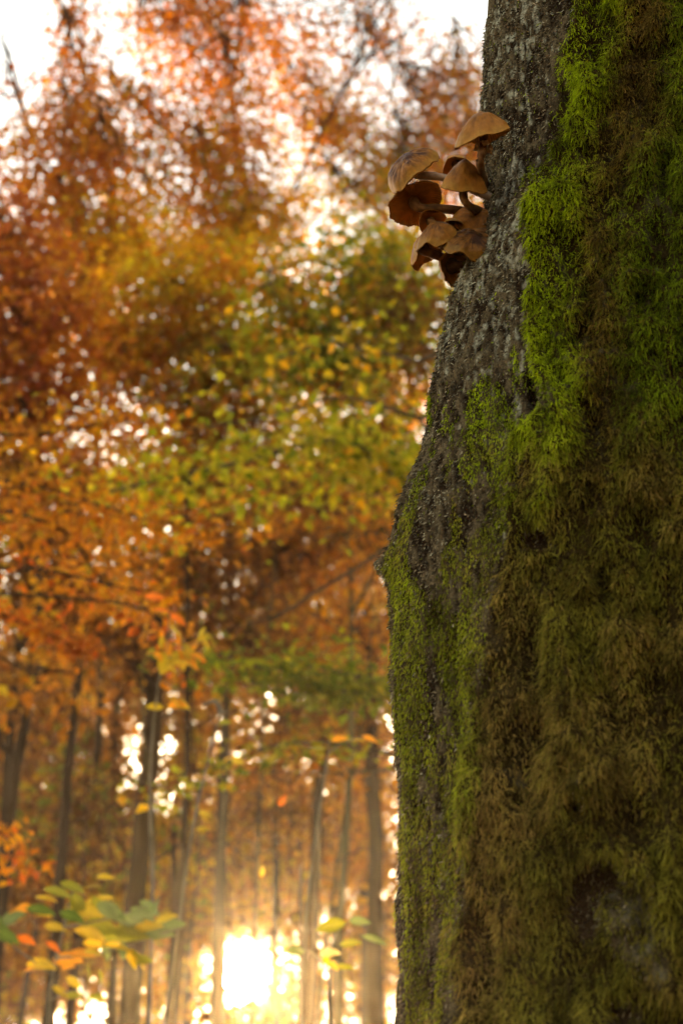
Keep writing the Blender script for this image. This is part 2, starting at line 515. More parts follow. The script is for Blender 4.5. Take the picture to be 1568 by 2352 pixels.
def moss_colour(px, py, P, n_):
    """Species and age of the moss over the trunk."""
    r = px - ridge_x(py)
    a = fbm(P, 11, 2, 91); b = fbm(P, 30, 2, 92); c = fbm(P, 90, 2, 93)
    lime = np.array([0.225, 0.290, 0.010]); green = np.array([0.105, 0.145, 0.006]); olive = np.array([0.150, 0.132, 0.017])
    brown = np.array([0.150, 0.090, 0.019]); tan = np.array([0.25, 0.16, 0.042])
    up = 1 - smooth(py + 120 * a, 950, 1250)
    wl = up * gauss(r - 45, 55) * 1.6 + 1.1 * (r < 0) + 0.25 * smooth(b, 0.1, 0.5) * up
    wg = up * smooth(r + 70 * a, 130, 260) * 1.2 + 0.2 * smooth(b, 0, 0.5) * gauss(py - 1200, 300)
    wb = up * gauss(r - 175 + 60 * a, 48) * 1.7 + 0.55 * (1 - up) * smooth(-b + 0.3 * a, -0.2, 0.5)
    wo = (1 - up) * 0.95 + 0.18
    wt = (1 - up) * (gauss(r - 40, 48) * 1.5 * smooth(py, 1250, 1450) + 1.1 * smooth(a + 0.6 * b, -0.2, 0.4))
    W = np.stack([wl, wg, wo, wb, wt], -1) * np.clip(1 + 0.5 * rng.normal(size=(len(px), 5)), 0.1, 3)
    W = W ** 1.8; W /= W.sum(-1, keepdims=True)
    C = W @ np.stack([lime, green, olive, brown, tan])
    e = fbm(P * np.array([1, 1, 0.25]), 60, 3, 96)
    C = C * np.clip(1.1 + 0.6 * e + 0.25 * b + 0.30 * c + 0.22 * rng.normal(size=len(px)), 0.3, 1.9)[:, None]
    return C

Hs, Ss = hang[iz0:iz0 + NZ, :NTH], short[iz0:iz0 + NZ, :NTH]
LUMP = lump[iz0:iz0 + NZ, :NTH]; LUMP2 = lump2[iz0:iz0 + NZ, :NTH]
# long hanging moss
n = 125000
p, nn, i, j = pick(Hs * (0.24 + 0.76 * smooth(LUMP + 0.35 * LUMP2, -0.55, 0.3)), n)
qx, qy, _ = project(p)
col = moss_colour(qx, qy, p, nn)
thick = Hs[i, j]
ln = np.clip(rng.lognormal(math.log(0.0074), 0.42, n), 0.003, 0.018) * (0.55 + 0.45 * thick)
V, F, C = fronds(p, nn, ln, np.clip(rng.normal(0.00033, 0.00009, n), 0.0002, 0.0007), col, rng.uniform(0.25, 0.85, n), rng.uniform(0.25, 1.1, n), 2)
o = mesh_np("hanging_moss", V, F, M_MOSS, old_tree, C, shade=False); tag(o, kind='stuff')
# short moss on the bark side
n = 48000
p, nn, i, j = pick(Ss + 0.012 * (1 - Hs), n)
qx, qy, _ = project(p)
col = moss_colour(np.minimum(qx, ridge_x(qy) - 5), qy, p, nn)
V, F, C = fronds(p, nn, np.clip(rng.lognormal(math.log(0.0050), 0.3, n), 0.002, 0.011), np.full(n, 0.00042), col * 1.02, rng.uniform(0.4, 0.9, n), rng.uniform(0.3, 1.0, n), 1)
o = mesh_np("short_moss", V, F, M_MOSS, old_tree, C, shade=False); tag(o, kind='stuff')
# crust flakes of the bare bark
n = 54000
p, nn, i, j = pick((1 - Hs) * (1 - 0.7 * Ss), n)
qx, qy, _ = project(p)
t1 = rng.random(n)
pale = smooth(fbm(p, 22, 2, 95) + 0.5 * rng.normal(size=n) - 0.5 * smooth(qy, 800, 1600) + 0.2, 0.2, 0.9)[:, None]
t1 = t1 ** 1.6 * 1.25
col = np.array([0.200, 0.150, 0.088]) * (0.10 + 1.0 * t1[:, None]) * (1 - pale) + np.array([0.46, 0.42, 0.29]) * (0.12 + 0.9 * t1[:, None]) * pale
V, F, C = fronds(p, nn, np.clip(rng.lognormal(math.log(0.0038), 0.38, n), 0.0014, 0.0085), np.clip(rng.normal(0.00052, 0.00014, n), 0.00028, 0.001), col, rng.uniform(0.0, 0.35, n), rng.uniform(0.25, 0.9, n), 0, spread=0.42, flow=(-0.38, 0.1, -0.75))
o = mesh_np("bark_crust", V, F, M_FLAKE, old_tree, C, shade=False); tag(o, kind='stuff')

# ------------------------------------------------------------------ the mushroom cluster
edge_depth = lambda py: float(project(surf_at(np.interp(py, SIL[:, 1], SIL[:, 0]) + 14, py))[2])
CX = lambda x: (880 + x / 3.564) / 1.0631
CYY = lambda y: (240 + y / 3.564) / 1.0631
TAN = np.array([0.36, 0.138, 0.018]); DARK = np.array([0.070, 0.021, 0.005]); PALE = np.array([0.46, 0.23, 0.040]); GILL = np.array([0.56, 0.25, 0.055])
SRC = 0.72 / 2352.0 / 1.0631             # metres per photo pixel per metre of depth

def mushroom(label, c, Rpx, axis, H, dz=0.0, base=None, stem_w=26, wave=0.06, nw=3, ph=0.0, droop=(0, 0), squash=1.0, p=2.1, ring=None,
             tone=1.0, torn=0.0, roll=0.12, umbo=0.0, side=None, dark=0.5, via=None, ref=(1, 0, 0), on_bark=0):
    px, py = CX(c[0]), CYY(c[1])
    dep = D_MUSH + dz
    if on_bark:
        dep = float(project(surf_at(px, py))[2]) - Rpx * SRC * D_MUSH * on_bark
    ctr = at(px, py, dep)
    R = Rpx * SRC * dep
    a = camdir(*axis)
    x = camdir(*ref); x = x - a * (x @ a); x = x / np.linalg.norm(x)
    y = np.cross(a, x)
    sd = int(rng.integers(1000))
    nphi = 256
    phi = np.linspace(0, 2 * np.pi, nphi, endpoint=False)
    def place(rho, lift, jag=0.0):
        RHO, PHI = np.meshgrid(rho, phi, indexing='ij')
        rr = RHO * R * (1 + 0.05 * np.sin(2 * PHI + ph) + 0.05 * np.sin(3 * PHI + 2 * ph) * RHO + jag * RHO ** 6)
        lx = rr * np.cos(PHI); ly = rr * np.sin(PHI) * squash
        lz = lift(RHO, PHI)
        lz = lz + wave * R * RHO ** 2.5 * (np.sin(nw * PHI + ph) + 0.45 * np.sin((2 * nw + 1) * PHI + 1.7 * ph))
        lz = lz - droop[0] * np.maximum(-lx, 0) ** 2 / R - droop[1] * np.maximum(lx, 0) ** 2 / R
        q = np.stack([lx, ly, lz], -1)
        q[..., 2] += 0.085 * R * fbm(q / R + sd, 1.8, 4, sd)
        return ctr + q[..., 0:1] * x + q[..., 1:2] * y + q[..., 2:3] * a, RHO, PHI, q
    def top(rho, ph_):
        return H * R * (1 - rho ** p) + umbo * R * gauss(rho, 0.22) - roll * R * smooth(rho, 0.8, 1.0) ** 1.5
    jag = torn * (fbm(np.stack([np.cos(phi) * 9, np.sin(phi) * 9, 0 * phi], -1), 1.0, 3, sd + 3))[None]
    r_t = np.concatenate([np.linspace(0.0, 0.9, 20), [0.94, 0.97, 0.99, 1.0]])
    T, RH, PHI, q = place(r_t, top, jag)
    r_u = np.array([1.0, 0.985, 0.95, 0.88])
    U, _, _, _ = place(r_u, lambda r, f: top(r, f) - R * (0.05 + 0.10 * (1 - r)), jag)
    G = np.concatenate([T, U], 0)
    m = G.shape[0]
    I, J = np.meshgrid(np.arange(m - 1), np.arange(nphi), indexing='ij'); J2 = (J + 1) % nphi
    F = np.stack([I * nphi + J, I * nphi + J2, (I + 1) * nphi + J2, (I + 1) * nphi + J], -1).reshape(-1, 4)
    blot = fbm(q / R + sd, 2.6, 3, sd + 5)
    fine = fbm(np.stack([np.cos(PHI) * 6, np.sin(PHI) * 6, RH * 3], -1), 1.5, 3, sd + 7)
    t = np.clip(dark * (1.05 - RH ** 1.8) + 0.9 * dark * np.maximum(blot, -0.4) + 0.5 * dark * fine, 0, 1)[..., None]
    rim = smooth(RH + 0.12 * blot, 0.78, 1.0)[..., None]  # pale rim: backlight put into the cap's own paler edge
    cc = (TAN * (1 - t) + DARK * t) * (1 - 0.75 * rim) + PALE * 0.75 * rim
    cc = np.concatenate([cc, np.broadcast_to(TAN * 0.8, U.shape)], 0) * tone  # low tone values put the clump's shade into the colour
    basep = surf_at(CX(base[0]), CYY(base[1])) if base is not None else ctr + a * -0.03
    root = thing("mushroom", basep, label, "mushroom", "clump of brown mushrooms growing out of the trunk")
    cap = mesh_np("cap", G.reshape(-1, 3), F, M_CAP, root, cc.reshape(-1, 3))
    # gills: radial blades under the cap
    r_g = np.array([0.10, 0.18, 0.3, 0.42, 0.54, 0.66, 0.78, 0.88, 0.95, 0.985])
    ng = 64
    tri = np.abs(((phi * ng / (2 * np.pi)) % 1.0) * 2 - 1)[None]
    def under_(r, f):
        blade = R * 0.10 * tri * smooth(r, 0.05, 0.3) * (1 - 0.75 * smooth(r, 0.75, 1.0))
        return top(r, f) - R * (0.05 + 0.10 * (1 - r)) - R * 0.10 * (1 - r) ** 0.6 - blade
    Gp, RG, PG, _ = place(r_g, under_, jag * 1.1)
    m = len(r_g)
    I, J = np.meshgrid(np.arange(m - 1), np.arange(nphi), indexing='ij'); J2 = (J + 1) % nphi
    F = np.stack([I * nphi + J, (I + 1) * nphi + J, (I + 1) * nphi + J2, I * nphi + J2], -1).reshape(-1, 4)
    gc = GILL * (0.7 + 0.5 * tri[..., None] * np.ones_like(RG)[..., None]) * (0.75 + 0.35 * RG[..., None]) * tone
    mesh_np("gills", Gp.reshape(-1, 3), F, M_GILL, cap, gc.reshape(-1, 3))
    # stem
    if base is not None:
        s0 = ctr + a * (H * R * 0.55)
        s1 = ctr - a * R * 0.35
        dirb = unit(basep - s1)
        mid = at(CX(via[0]), CYY(via[1]), dep) if via is not None else (s1 + basep) / 2 - UPV * 0.12 * np.linalg.norm(basep - s1)
        nb = surf_n(basep)
        pts = curve_pts([s0, s1, mid, basep + nb * 0.004, basep - nb * 0.022], 26)
        w = stem_w * SRC * dep / 2
        tt = np.linspace(0, 1, 26)
        rad = w * (1.15 - 0.35 * smooth(tt, 0, .3) + 0.30 * smooth(tt, 0.5, 1)) * (1 + 0.06 * np.sin(tt * 17 + sd))
        Vs, Fs = tube(pts, rad, 20)
        gg = fbm(Vs, 260, 3, sd); gg2 = fbm(Vs * np.array([1, 1, .3]), 600, 2, sd)
        Vs = Vs + 0.0005 * gg[:, None] * unit(Vs - np.repeat(pts, 20, 0))
        ks = np.clip(0.5 + 0.5 * gg + 0.3 * gg2, 0, 1)[:, None]
        sc = (np.array([0.08, 0.032, 0.012]) * (1 - ks) + np.array([0.22, 0.105, 0.038]) * ks) * tone
        if side is not None:
            sc = sc * (1 - side) + np.array([0.50, 0.40, 0.32]) * side
        stem = mesh_np("stem", Vs, Fs, M_STEM, root, sc)
        if ring is not None:
            k0 = ring
            c0 = pts[k0]; ax = unit(pts[k0 + 1] - pts[k0 - 1])
            e1 = unit(np.cross(ax, np.array([0.3, 0.2, 1.0]))); e2 = np.cross(ax, e1)
            f = np.linspace(0, 2 * np.pi, 60, endpoint=False)
            rows = []
            for kk, (rm, dd) in enumerate([(0.9, -0.5), (1.35, -0.35), (1.7, 0.1), (1.75, 0.55), (1.6, 0.9)]):
                jr = 1 + (0.16 * np.sin(f * 5 + kk) + 0.12 * np.sin(f * 11 + 2)) * (kk / 4)
                rows.append(c0 + (w * rm * jr)[:, None] * (np.cos(f)[:, None] * e1 + np.sin(f)[:, None] * e2) + ax * (w * dd) * (1 + 0.4 * np.sin(f * 4 + 1)[:, None] * (kk / 4)))
            Vr = np.concatenate(rows)
            I, J = np.meshgrid(np.arange(4), np.arange(60), indexing='ij'); J2 = (J + 1) % 60
            Fr = np.stack([I * 60 + J, I * 60 + J2, (I + 1) * 60 + J2, (I + 1) * 60 + J], -1).reshape(-1, 4)
            kr = np.clip(0.5 + 0.6 * fbm(Vr, 250, 2, 4), 0, 1)[:, None]
            mesh_np("ring", Vr, Fr, M_STEM, stem, np.array([0.25, 0.12, 0.05]) * (1 - kr) + np.array([0.45, 0.28, 0.13]) * kr)
    return root

D_MUSH = edge_depth(460) - 0.015
cd.dof.focus_distance = D_MUSH
mushroom("topmost mushroom, a wide domed tan cap on a long ringed stem", (1062, 315), 66, (-0.10, 1, 0.12), 0.80, dz=-0.085, base=(1160, 800), stem_w=25,
         wave=0.07, nw=2, ph=2.2, droop=(0.30, -0.12), p=1.7, ring=7, via=(1040, 590), dark=0.35)
mushroom("large tilted cap at the left end of the clump, dark brown streaks on its crown", (425, 590), 70, (-0.52, 0.74, 0.42), 0.38, dz=-0.015, base=(1130, 860), stem_w=24,
         wave=0.05, nw=3, ph=0.6, droop=(0.25, 0.05), p=2.4, via=(720, 690), side=0.5, dark=0.95, ref=(0.85, 0.5, 0))
mushroom("cone shaped cap in the middle of the clump, above a straight upright stem", (895, 735), 55, (0.06, 0.9, 0.34), 1.05, dz=-0.05, base=(1080, 1010), stem_w=25,
         wave=0.10, nw=2, ph=1.2, droop=(0.2, 0.2), p=1.45, via=(925, 920), dark=0.45)
mushroom("small cap with a bright orange folded edge, behind the cone shaped cap", (835, 590), 39, (-0.15, 0.75, -0.42), 0.62, dz=0.012, base=(1140, 780), stem_w=18,
         wave=0.16, nw=2, ph=0.3, droop=(0.3, 0.1), p=2.2, dark=0.3, tone=1.15)
mushroom("wide cap seen from below with brown gills and a jagged edge, under the streaked cap", (470, 905), 66, (-0.28, 0.62, -0.62), 0.42, dz=0.0, base=(1090, 1000), stem_w=27,
         wave=0.06, nw=3, ph=2.0, p=2.2, via=(690, 960), torn=0.05, dark=0.4, ref=(1, 0.1, 0))
mushroom("flat orange brown disc lying against the bark, right side of the clump", (1025, 1060), 63, (0.22, 0.72, 0.62), 0.30, on_bark=1.15, base=(1120, 1120), stem_w=24,
         wave=0.05, nw=2, ph=0.9, p=2.3, dark=0.35, ref=(0.9, -0.3, 0))
mushroom("round cap with a thin glowing rim, behind the wavy purple brown cap", (615, 1075), 35, (-0.30, 0.45, -0.75), 0.45, dz=0.0, base=(1090, 1170), stem_w=20,
         wave=0.04, nw=3, ph=1.1, p=2.2, dark=0.2, tone=1.1)
mushroom("wavy purple brown cap with a pale upturned rim, low in the clump", (665, 1180), 52, (-0.12, 0.86, 0.42), 0.55, dz=-0.04, base=(1050, 1240), stem_w=28,
         wave=0.15, nw=3, ph=2.6, droop=(0.45, 0.0), p=1.9, dark=0.6, tone=0.85)
mushroom("smallest pale cap, wedged between the wavy cap and the flat disc", (800, 1100), 26, (-0.1, 0.8, -0.3), 0.6, dz=-0.01, base=(1100, 1180), stem_w=14,
         wave=0.08, nw=2, ph=0.4, p=2.0, dark=0.25)
mushroom("drooping cap with a curled pale edge at the lower left of the clump", (550, 1310), 50, (-0.62, 0.55, -0.40), 0.45, dz=-0.015, base=(1035, 1290), stem_w=28,
         wave=0.14, nw=2, ph=2.9, droop=(0.15, 0.3), p=2.0, torn=0.04, dark=0.4, ref=(0.7, 0.6, 0))
mushroom("lowest cap, hanging on edge with dark gills and a torn bottom rim", (800, 1460), 52, (-0.62, 0.10, -0.52), 0.40, dz=-0.01, base=(1010, 1370), stem_w=34,
         wave=0.08, nw=3, ph=0.2, p=2.0, torn=0.08, dark=0.5, tone=0.85, ref=(0.2, 1, 0))
mushroom("brown cap pressed to the bark under the flat disc, darkened with painted shade", (960, 1255), 62, (0.02, 0.72, 0.60), 0.30, dz=-0.055, base=(1050, 1300), stem_w=30,
         wave=0.14, nw=3, ph=1.9, p=2.0, dark=0.95, tone=0.6)  # low tone puts the shade near the trunk into this cap's colour

# ------------------------------------------------------------------ leaves and trees of the autumn wood
PAL = {
    'rust':   [(0.50, 0.165, 0.012), (0.44, 0.120, 0.012), (0.54, 0.215, 0.014)],
    'maroon': [(0.36, 0.085, 0.018), (0.42, 0.115, 0.016), (0.30, 0.068, 0.018)],
    'orange': [(0.56, 0.210, 0.012), (0.50, 0.165, 0.012), (0.58, 0.270, 0.014)],
    'gold':   [(0.58, 0.330, 0.014), (0.52, 0.260, 0.012), (0.48, 0.330, 0.018)],
    'yellow': [(0.56, 0.430, 0.025), (0.50, 0.390, 0.025), (0.45, 0.400, 0.025)],
    'lime':   [(0.33, 0.330, 0.018), (0.27, 0.280, 0.015), (0.40, 0.340, 0.018)],
    'green':  [(0.16, 0.200, 0.014), (0.12, 0.160, 0.012), (0.21, 0.220, 0.015)],
    'brown':  [(0.21, 0.085, 0.012), (0.16, 0.060, 0.010), (0.27, 0.120, 0.014)],
    'umber':  [(0.17, 0.066, 0.010), (0.13, 0.048, 0.009), (0.22, 0.095, 0.012)],
    'flame':  [(0.64, 0.150, 0.012), (0.62, 0.220, 0.012), (0.54, 0.110, 0.012)],
}
def palette(spec, P, n):
    """spec: {'name': weight}; neighbouring leaves tend to share a colour."""
    names = list(spec); W = np.array([spec[k] for k in names], float)
    f = np.stack([fbm(P, 1.1, 2, 200 + 13 * k) for k in range(len(names))], -1)
    sc = np.log(W / W.sum())[None] + 1.7 * f + rng.gumbel(size=(n, len(names))) * 0.8
    k = np.argmax(sc, -1)
    T = np.array([PAL[q] for q in names])
    c = T[k, rng.integers(0, 3, n)]
    return c * np.clip(1 + 0.2 * rng.normal(size=n), 0.5, 1.5)[:, None]

def leaf_mesh(p, size, col, flat):
    n = len(p)
    nm = unit(rng.normal(size=(n, 3)) * (1 - flat) + np.array([0, 0, 1.0]) * (0.25 + flat))
    t = unit(np.cross(nm, rng.normal(size=(n, 3))))
    t = unit(t + np.array([0, 0, -0.35])); s = unit(np.cross(t, nm)); nm = np.cross(s, t)
    L = (size * np.clip(1 + 0.25 * rng.normal(size=n), 0.5, 1.6))[:, None]; W = L * 0.34
    V = np.stack([p, p + t * L * 0.45 - s * W + nm * L * 0.10, p + t * L - nm * L * 0.12, p + t * L * 0.45 + s * W + nm * L * 0.10], 1).reshape(-1, 3)
    b = (np.arange(n) * 4)[:, None, None]
    F = (np.array([[0, 3, 2], [0, 2, 1]])[None] + b).reshape(-1, 3)
    return V, F, np.repeat(col, 4, 0)

def sun_gap(p):
    q = unit(p - CAM)
    el = SUN_EL - math.radians(0.6)
    mid = np.array([math.sin(SUN_AZ) * math.cos(el), math.cos(SUN_AZ) * math.cos(el), math.sin(el)])
    ang = np.degrees(np.arccos(np.clip(q @ mid, -1, 1)))
    keep = 0.02 + 0.98 * smooth(ang, 0.6, 2.2)
    return rng.random(len(p)) < keep

def blob(px, py, rx, ry, d, tau, pal, size=0.074, flat=0.2, clump=0.8, thin=0.0, zst=1.6, dr=None, per=3):
    """Leaves through an ellipsoid of crown; tau = mean number of leaves along a line of sight."""
    c = at(px, py, d)
    a = rx * K * d; b = ry * K * d; e = dr if dr else 0.8 * min(a, b) + 0.3
    A = size * size * 0.34 * 0.62
    tau = tau * (1.0 + 0.62 * float(smooth(np.array(py), 300, 700)) - 0.72 * float(smooth(np.array(py), 950, 1250)) + 0.45 * float(smooth(np.array(py), 1750, 2000)))
    n = int(tau * math.pi * a * b / A)
    nc = max(int(n / per), 1); m = int(nc * 2.6) + 4
    q = rng.normal(size=(m, 3)); q = unit(q)
    q = q * (rng.random((m, 1)) ** (1 / 1.9)) * (1.12 + 0.55 * fbm(q + px * 0.37, 1.6, 3, 77))[:, None]
    P = c + q * np.array([a, e, b])
    nz = fbm(P * np.array([1, 1, zst]), 0.9 / (0.35 + 0.02 * d), 3, int(abs(px) * 7 + abs(py)) % 997)
    w = np.clip(0.2 + clump * smooth(nz, -0.35, 0.45), 0, None) * (1 - thin * np.linalg.norm(q, axis=1) ** 2)
    w = np.clip(w, 1e-6, None)
    P = P[rng.choice(m, min(nc, m), replace=False, p=w / w.sum())]
    P = np.repeat(P, per, 0); sp = size * 1.5
    P = P + rng.normal(size=P.shape) * np.array([sp, sp, sp * 0.5])
    P = P[sun_gap(P)]
    P = P[P[:, 2] > 0.05]
    x, y, dd = project(P)
    P = P[(x > -420) & (x < 1250) & (y > -260) & (y < 2700)]
    return P, palette(pal, P, len(P)), np.full(len(P), size), flat, c, (a, e, b)

def tree(name, label, base_px, base_d, r, top_py, blobs, mat, group=None, lean=0.0, limbs=True, at_py=1700, hide_crown=False, r_top=0.22, twigs=14):
    """A tapered trunk standing on the ground, limbs into each mass of its crown, twigs and leaves."""
    b = at(base_px, at_py, base_d)
    X, Y = b[0], b[1]
    top = at(base_px, top_py, base_d); zt = max(top[2], 3.0)
    root = thing(name, (X, Y, 0), label, "tree", group)
    n = 16
    zz = np.linspace(-0.15, zt, n)
    wob = 0.045 * np.cumsum(rng.normal(size=(n, 2)), 0) * min(1.0, zt / 10) * 0.6
    pts = np.stack([X + wob[:, 0] + lean * (zz - b[2]), Y + wob[:, 1], zz], -1)
    pts[:, 0] -= np.interp(b[2], zz, wob[:, 0])
    rad = r * (1 - (1 - r_top) * (zz / zt).clip(0, 1)) * (1 + 0.45 * np.exp(-zz.clip(0) / 0.35))
    V, F = tube(pts, rad, 10)
    mesh_np("trunk", V, F, mat, root)
    Vs, Fs, Cs, off = [], [], [], 0
    tw = []
    for bl in blobs:
        P, col, sz, flat, c, ax = bl
        V, F, C = leaf_mesh(P, sz, col, flat)
        Vs.append(V); Fs.append(F + off); Cs.append(C); off += len(V)
        if limbs:
            z0 = np.clip(c[2] - 0.6 * abs(c[0] - X) - 0.3, 0.6, zt * 0.97)
            s = np.array([np.interp(z0, zz, pts[:, 0]), np.interp(z0, zz, pts[:, 1]), z0])
            mid = (s + c) / 2 + np.array([0, 0, 0.12]) * np.linalg.norm(c - s) + 0.1 * rng.normal(size=3)
            lp = curve_pts([s, mid, c, c + (c - mid) * 0.5], 12)
            V, F = tube(lp, np.linspace(r * 0.38, 0.012, 12), 6)
            mesh_np("limb", V, F, mat, root)
            if len(P) > 5:
                for _ in range(twigs):
                    e = P[rng.integers(len(P))]; s2 = lp[rng.integers(5, 12)]
                    m2 = (s2 + e) / 2 + 0.15 * rng.normal(size=3) + np.array([0, 0, 0.1])
                    tw.append(tube(curve_pts([s2, m2, e], 6), np.linspace(0.013, 0.004, 6) * (0.6 + base_d / 25), 4))
    if tw:
        V, F = join(tw); o = mesh_np("twigs", V, F, mat, root); tag(o, kind='stuff')
    if Vs:
        o = mesh_np("crown", np.concatenate(Vs), np.concatenate(Fs), M_LEAF, root, np.concatenate(Cs), shade=False); tag(o, kind='stuff')
    return root

G_MID = "autumn trees behind the mossy trunk"
tree("rust_tree", "pointed rust red tree rising highest at the upper left of the wood", 165, 15, 0.08, 40, [
    blob(165, 90, 38, 130, 15, 1.6, {'rust': 1, 'maroon': .5}), blob(185, 270, 85, 130, 15, 2.6, {'rust': 1, 'orange': .6}),
    blob(160, 450, 150, 130, 15, 2.4, {'orange': 1, 'rust': .8, 'gold': .3}), blob(240, 330, 60, 60, 14.6, 1.0, {'rust': 1}),
    blob(40, 200, 45, 60, 15, 0.35, {'maroon': 1}), blob(250, 590, 170, 110, 15, 2.2, {'orange': 1, 'gold': .6, 'rust': .4})], M_TRUNK, G_MID)
tree("orange_tree", "tall airy orange tree with thin dark stems against the white sky", 515, 17, 0.075, 60, [
    blob(400, 60, 150, 120, 17, 1.15, {'rust': 1, 'orange': .7}, thin=.3), blob(520, 160, 170, 140, 17, 1.0, {'rust': 1, 'orange': .8}),
    blob(480, 370, 190, 150, 17, 1.5, {'orange': 1, 'rust': .5, 'gold': .3}), blob(560, 540, 190, 130, 17, 1.9, {'gold': 1, 'orange': .7, 'lime': .2}),
    blob(330, 250, 90, 120, 17, 1.0, {'orange': 1, 'rust': .5}), blob(335, 410, 90, 80, 17, 0.8, {'orange': 1, 'gold': .6}), blob(560, 40, 330, 110, 17, 0.45, {'rust': 1, 'orange': .8}), blob(860, 60, 200, 100, 17, 0.22, {'rust': 1, 'maroon': .6})], M_TRUNK, G_MID, twigs=26)
tree("copper_tree", "thin topped copper tree fading out against the sky, just left of the mushrooms", 1210, 20, 0.10, 330, [
    blob(690, 170, 130, 90, 20, 0.75, {'rust': 1, 'orange': .6}), blob(880, 120, 170, 110, 20, 0.30, {'maroon': 1, 'rust': .6}, thin=.3),
    blob(980, 230, 110, 80, 20, 0.75, {'rust': 1, 'orange': .6}), blob(760, 300, 170, 110, 20, 1.2, {'orange': 1, 'rust': .6, 'gold': .3}),
    blob(960, 360, 130, 100, 20, 1.7, {'orange': .8, 'rust': .6, 'lime': .4}), blob(1085, 330, 120, 190, 20, 1.9, {'rust': .6, 'orange': 1, 'gold': .6}), blob(1060, 160, 110, 90, 20, 0.6, {'rust': 1, 'maroon': .5}), blob(830, 450, 150, 110, 20, 1.4, {'gold': 1, 'orange': .6, 'lime': .3})],
     M_TRUNK, G_MID, twigs=26, r_top=.2)
tree("yellow_green_tree", "yellow green tree right behind the lower mushrooms", 1190, 12, 0.07, 560, [
    blob(900, 640, 150, 110, 12, 2.0, {'lime': 1, 'gold': .8, 'green': .3}), blob(720, 720, 160, 110, 12, 1.7, {'gold': 1, 'lime': .8, 'orange': .3}),
    blob(950, 780, 120, 110, 12, 2.2, {'gold': .7, 'lime': .7, 'brown': .8}), blob(760, 850, 150, 90, 12, 2.1, {'lime': 1, 'green': .8, 'orange': .3})], M_TRUNK_OLIVE, G_MID)
tree("golden_tree", "golden orange tree filling the middle of the wood below the airy orange one", 430, 13.5, 0.06, 600, [
    blob(420, 690, 210, 130, 13.5, 2.2, {'gold': 1, 'orange': .9, 'lime': .2}), blob(280, 820, 170, 120, 13.5, 2.3, {'orange': 1, 'rust': .5, 'gold': .4}),
    blob(560, 830, 170, 110, 13.5, 2.0, {'gold': 1, 'lime': .6, 'orange': .4}), blob(440, 960, 230, 90, 13.5, 1.9, {'lime': .8, 'orange': .8, 'brown': .4})], M_TRUNK, G_MID)
tree("maroon_tree", "deep red tree along the left edge of the wood", 25, 11.5, 0.065, 520, [
    blob(20, 570, 130, 130, 11.5, 1.4, {'maroon': 1, 'rust': .7}), blob(60, 760, 170, 130, 11.5, 2.0, {'maroon': 1, 'rust': .8, 'brown': .3}),
    blob(70, 960, 190, 130, 11.5, 2.0, {'rust': 1, 'maroon': .6, 'orange': .4}), blob(60, 1170, 200, 120, 11.5, 2.6, {'rust': .8, 'brown': 1, 'umber': .5, 'orange': .3}),
    blob(100, 1340, 210, 90, 11.5, 2.3, {'brown': 1, 'umber': .8, 'rust': .5, 'orange': .2}), blob(-150, 850, 160, 300, 11.5, 1.7, {'maroon': 1, 'rust': .7})], M_TRUNK, G_MID)
tree("brown_leaved_tree", "brown leaved tree low in the middle, its grey stem lit from behind", 520, 16, 0.095, 900, [
    blob(480, 1120, 240, 120, 16, 2.3, {'brown': 1, 'rust': .6, 'orange': .5}), blob(640, 1280, 230, 130, 16, 1.9, {'brown': 1, 'orange': .5, 'rust': .4}),
    blob(420, 1330, 200, 120, 16, 2.2, {'brown': 1, 'orange': .6, 'green': .2}), blob(800, 1150, 190, 140, 16, 2.0, {'brown': 1, 'orange': .5, 'gold': .3}),
    blob(560, 1480, 230, 110, 16, 1.9, {'brown': 1, 'orange': .5, 'lime': .2})], M_TRUNK_GREY, G_MID)
tree("olive_stem_tree", "slim tree with an olive coloured stem, left of the burl on the mossy trunk", 805, 13, 0.06, 950, [
    blob(820, 1010, 160, 90, 13, 1.7, {'brown': .8, 'gold': .8, 'lime': .4}), blob(700, 1150, 150, 70, 13, 1.2, {'orange': 1, 'brown': .8}),
    blob(870, 1240, 120, 90, 13, 1.2, {'brown': 1, 'orange': .6})], M_TRUNK_OLIVE, G_MID)
tree("thick_dark_tree", "thick dark double stemmed tree standing left of the low sun", 325, 14, 0.12, 1300, [
    blob(300, 1480, 190, 70, 14, 1.3, {'brown': 1, 'orange': .5}), blob(200, 1420, 150, 60, 14, 1.2, {'brown': 1, 'rust': .5})], M_TRUNK, G_MID, at_py=1900, r_top=.7)
tree("dark_pole_tree", "dark straight pole of a tree close beside the lower mossy trunk", 862, 15, 0.10, 1400, [
    blob(830, 1460, 130, 80, 15, 1.5, {'brown': 1, 'orange': .6}), blob(800, 1620, 130, 70, 15, 1.2, {'brown': 1, 'green': .4})], M_TRUNK, G_MID, at_py=1900, r_top=.75)
tree("sunlit_pole_tree", "straight pole of a tree just right of the low sun", 728, 17, 0.085, 1300, [
    blob(700, 1480, 130, 80, 17, 1.3, {'brown': 1, 'orange': .7}), blob(690, 1650, 120, 80, 17, 1.4, {'brown': 1, 'gold': .5})], M_TRUNK, G_MID, at_py=1900, r_top=.75)

def line(spec, n=18):
    return curve_pts([at(x, y, d) for x, y, d in spec], n)

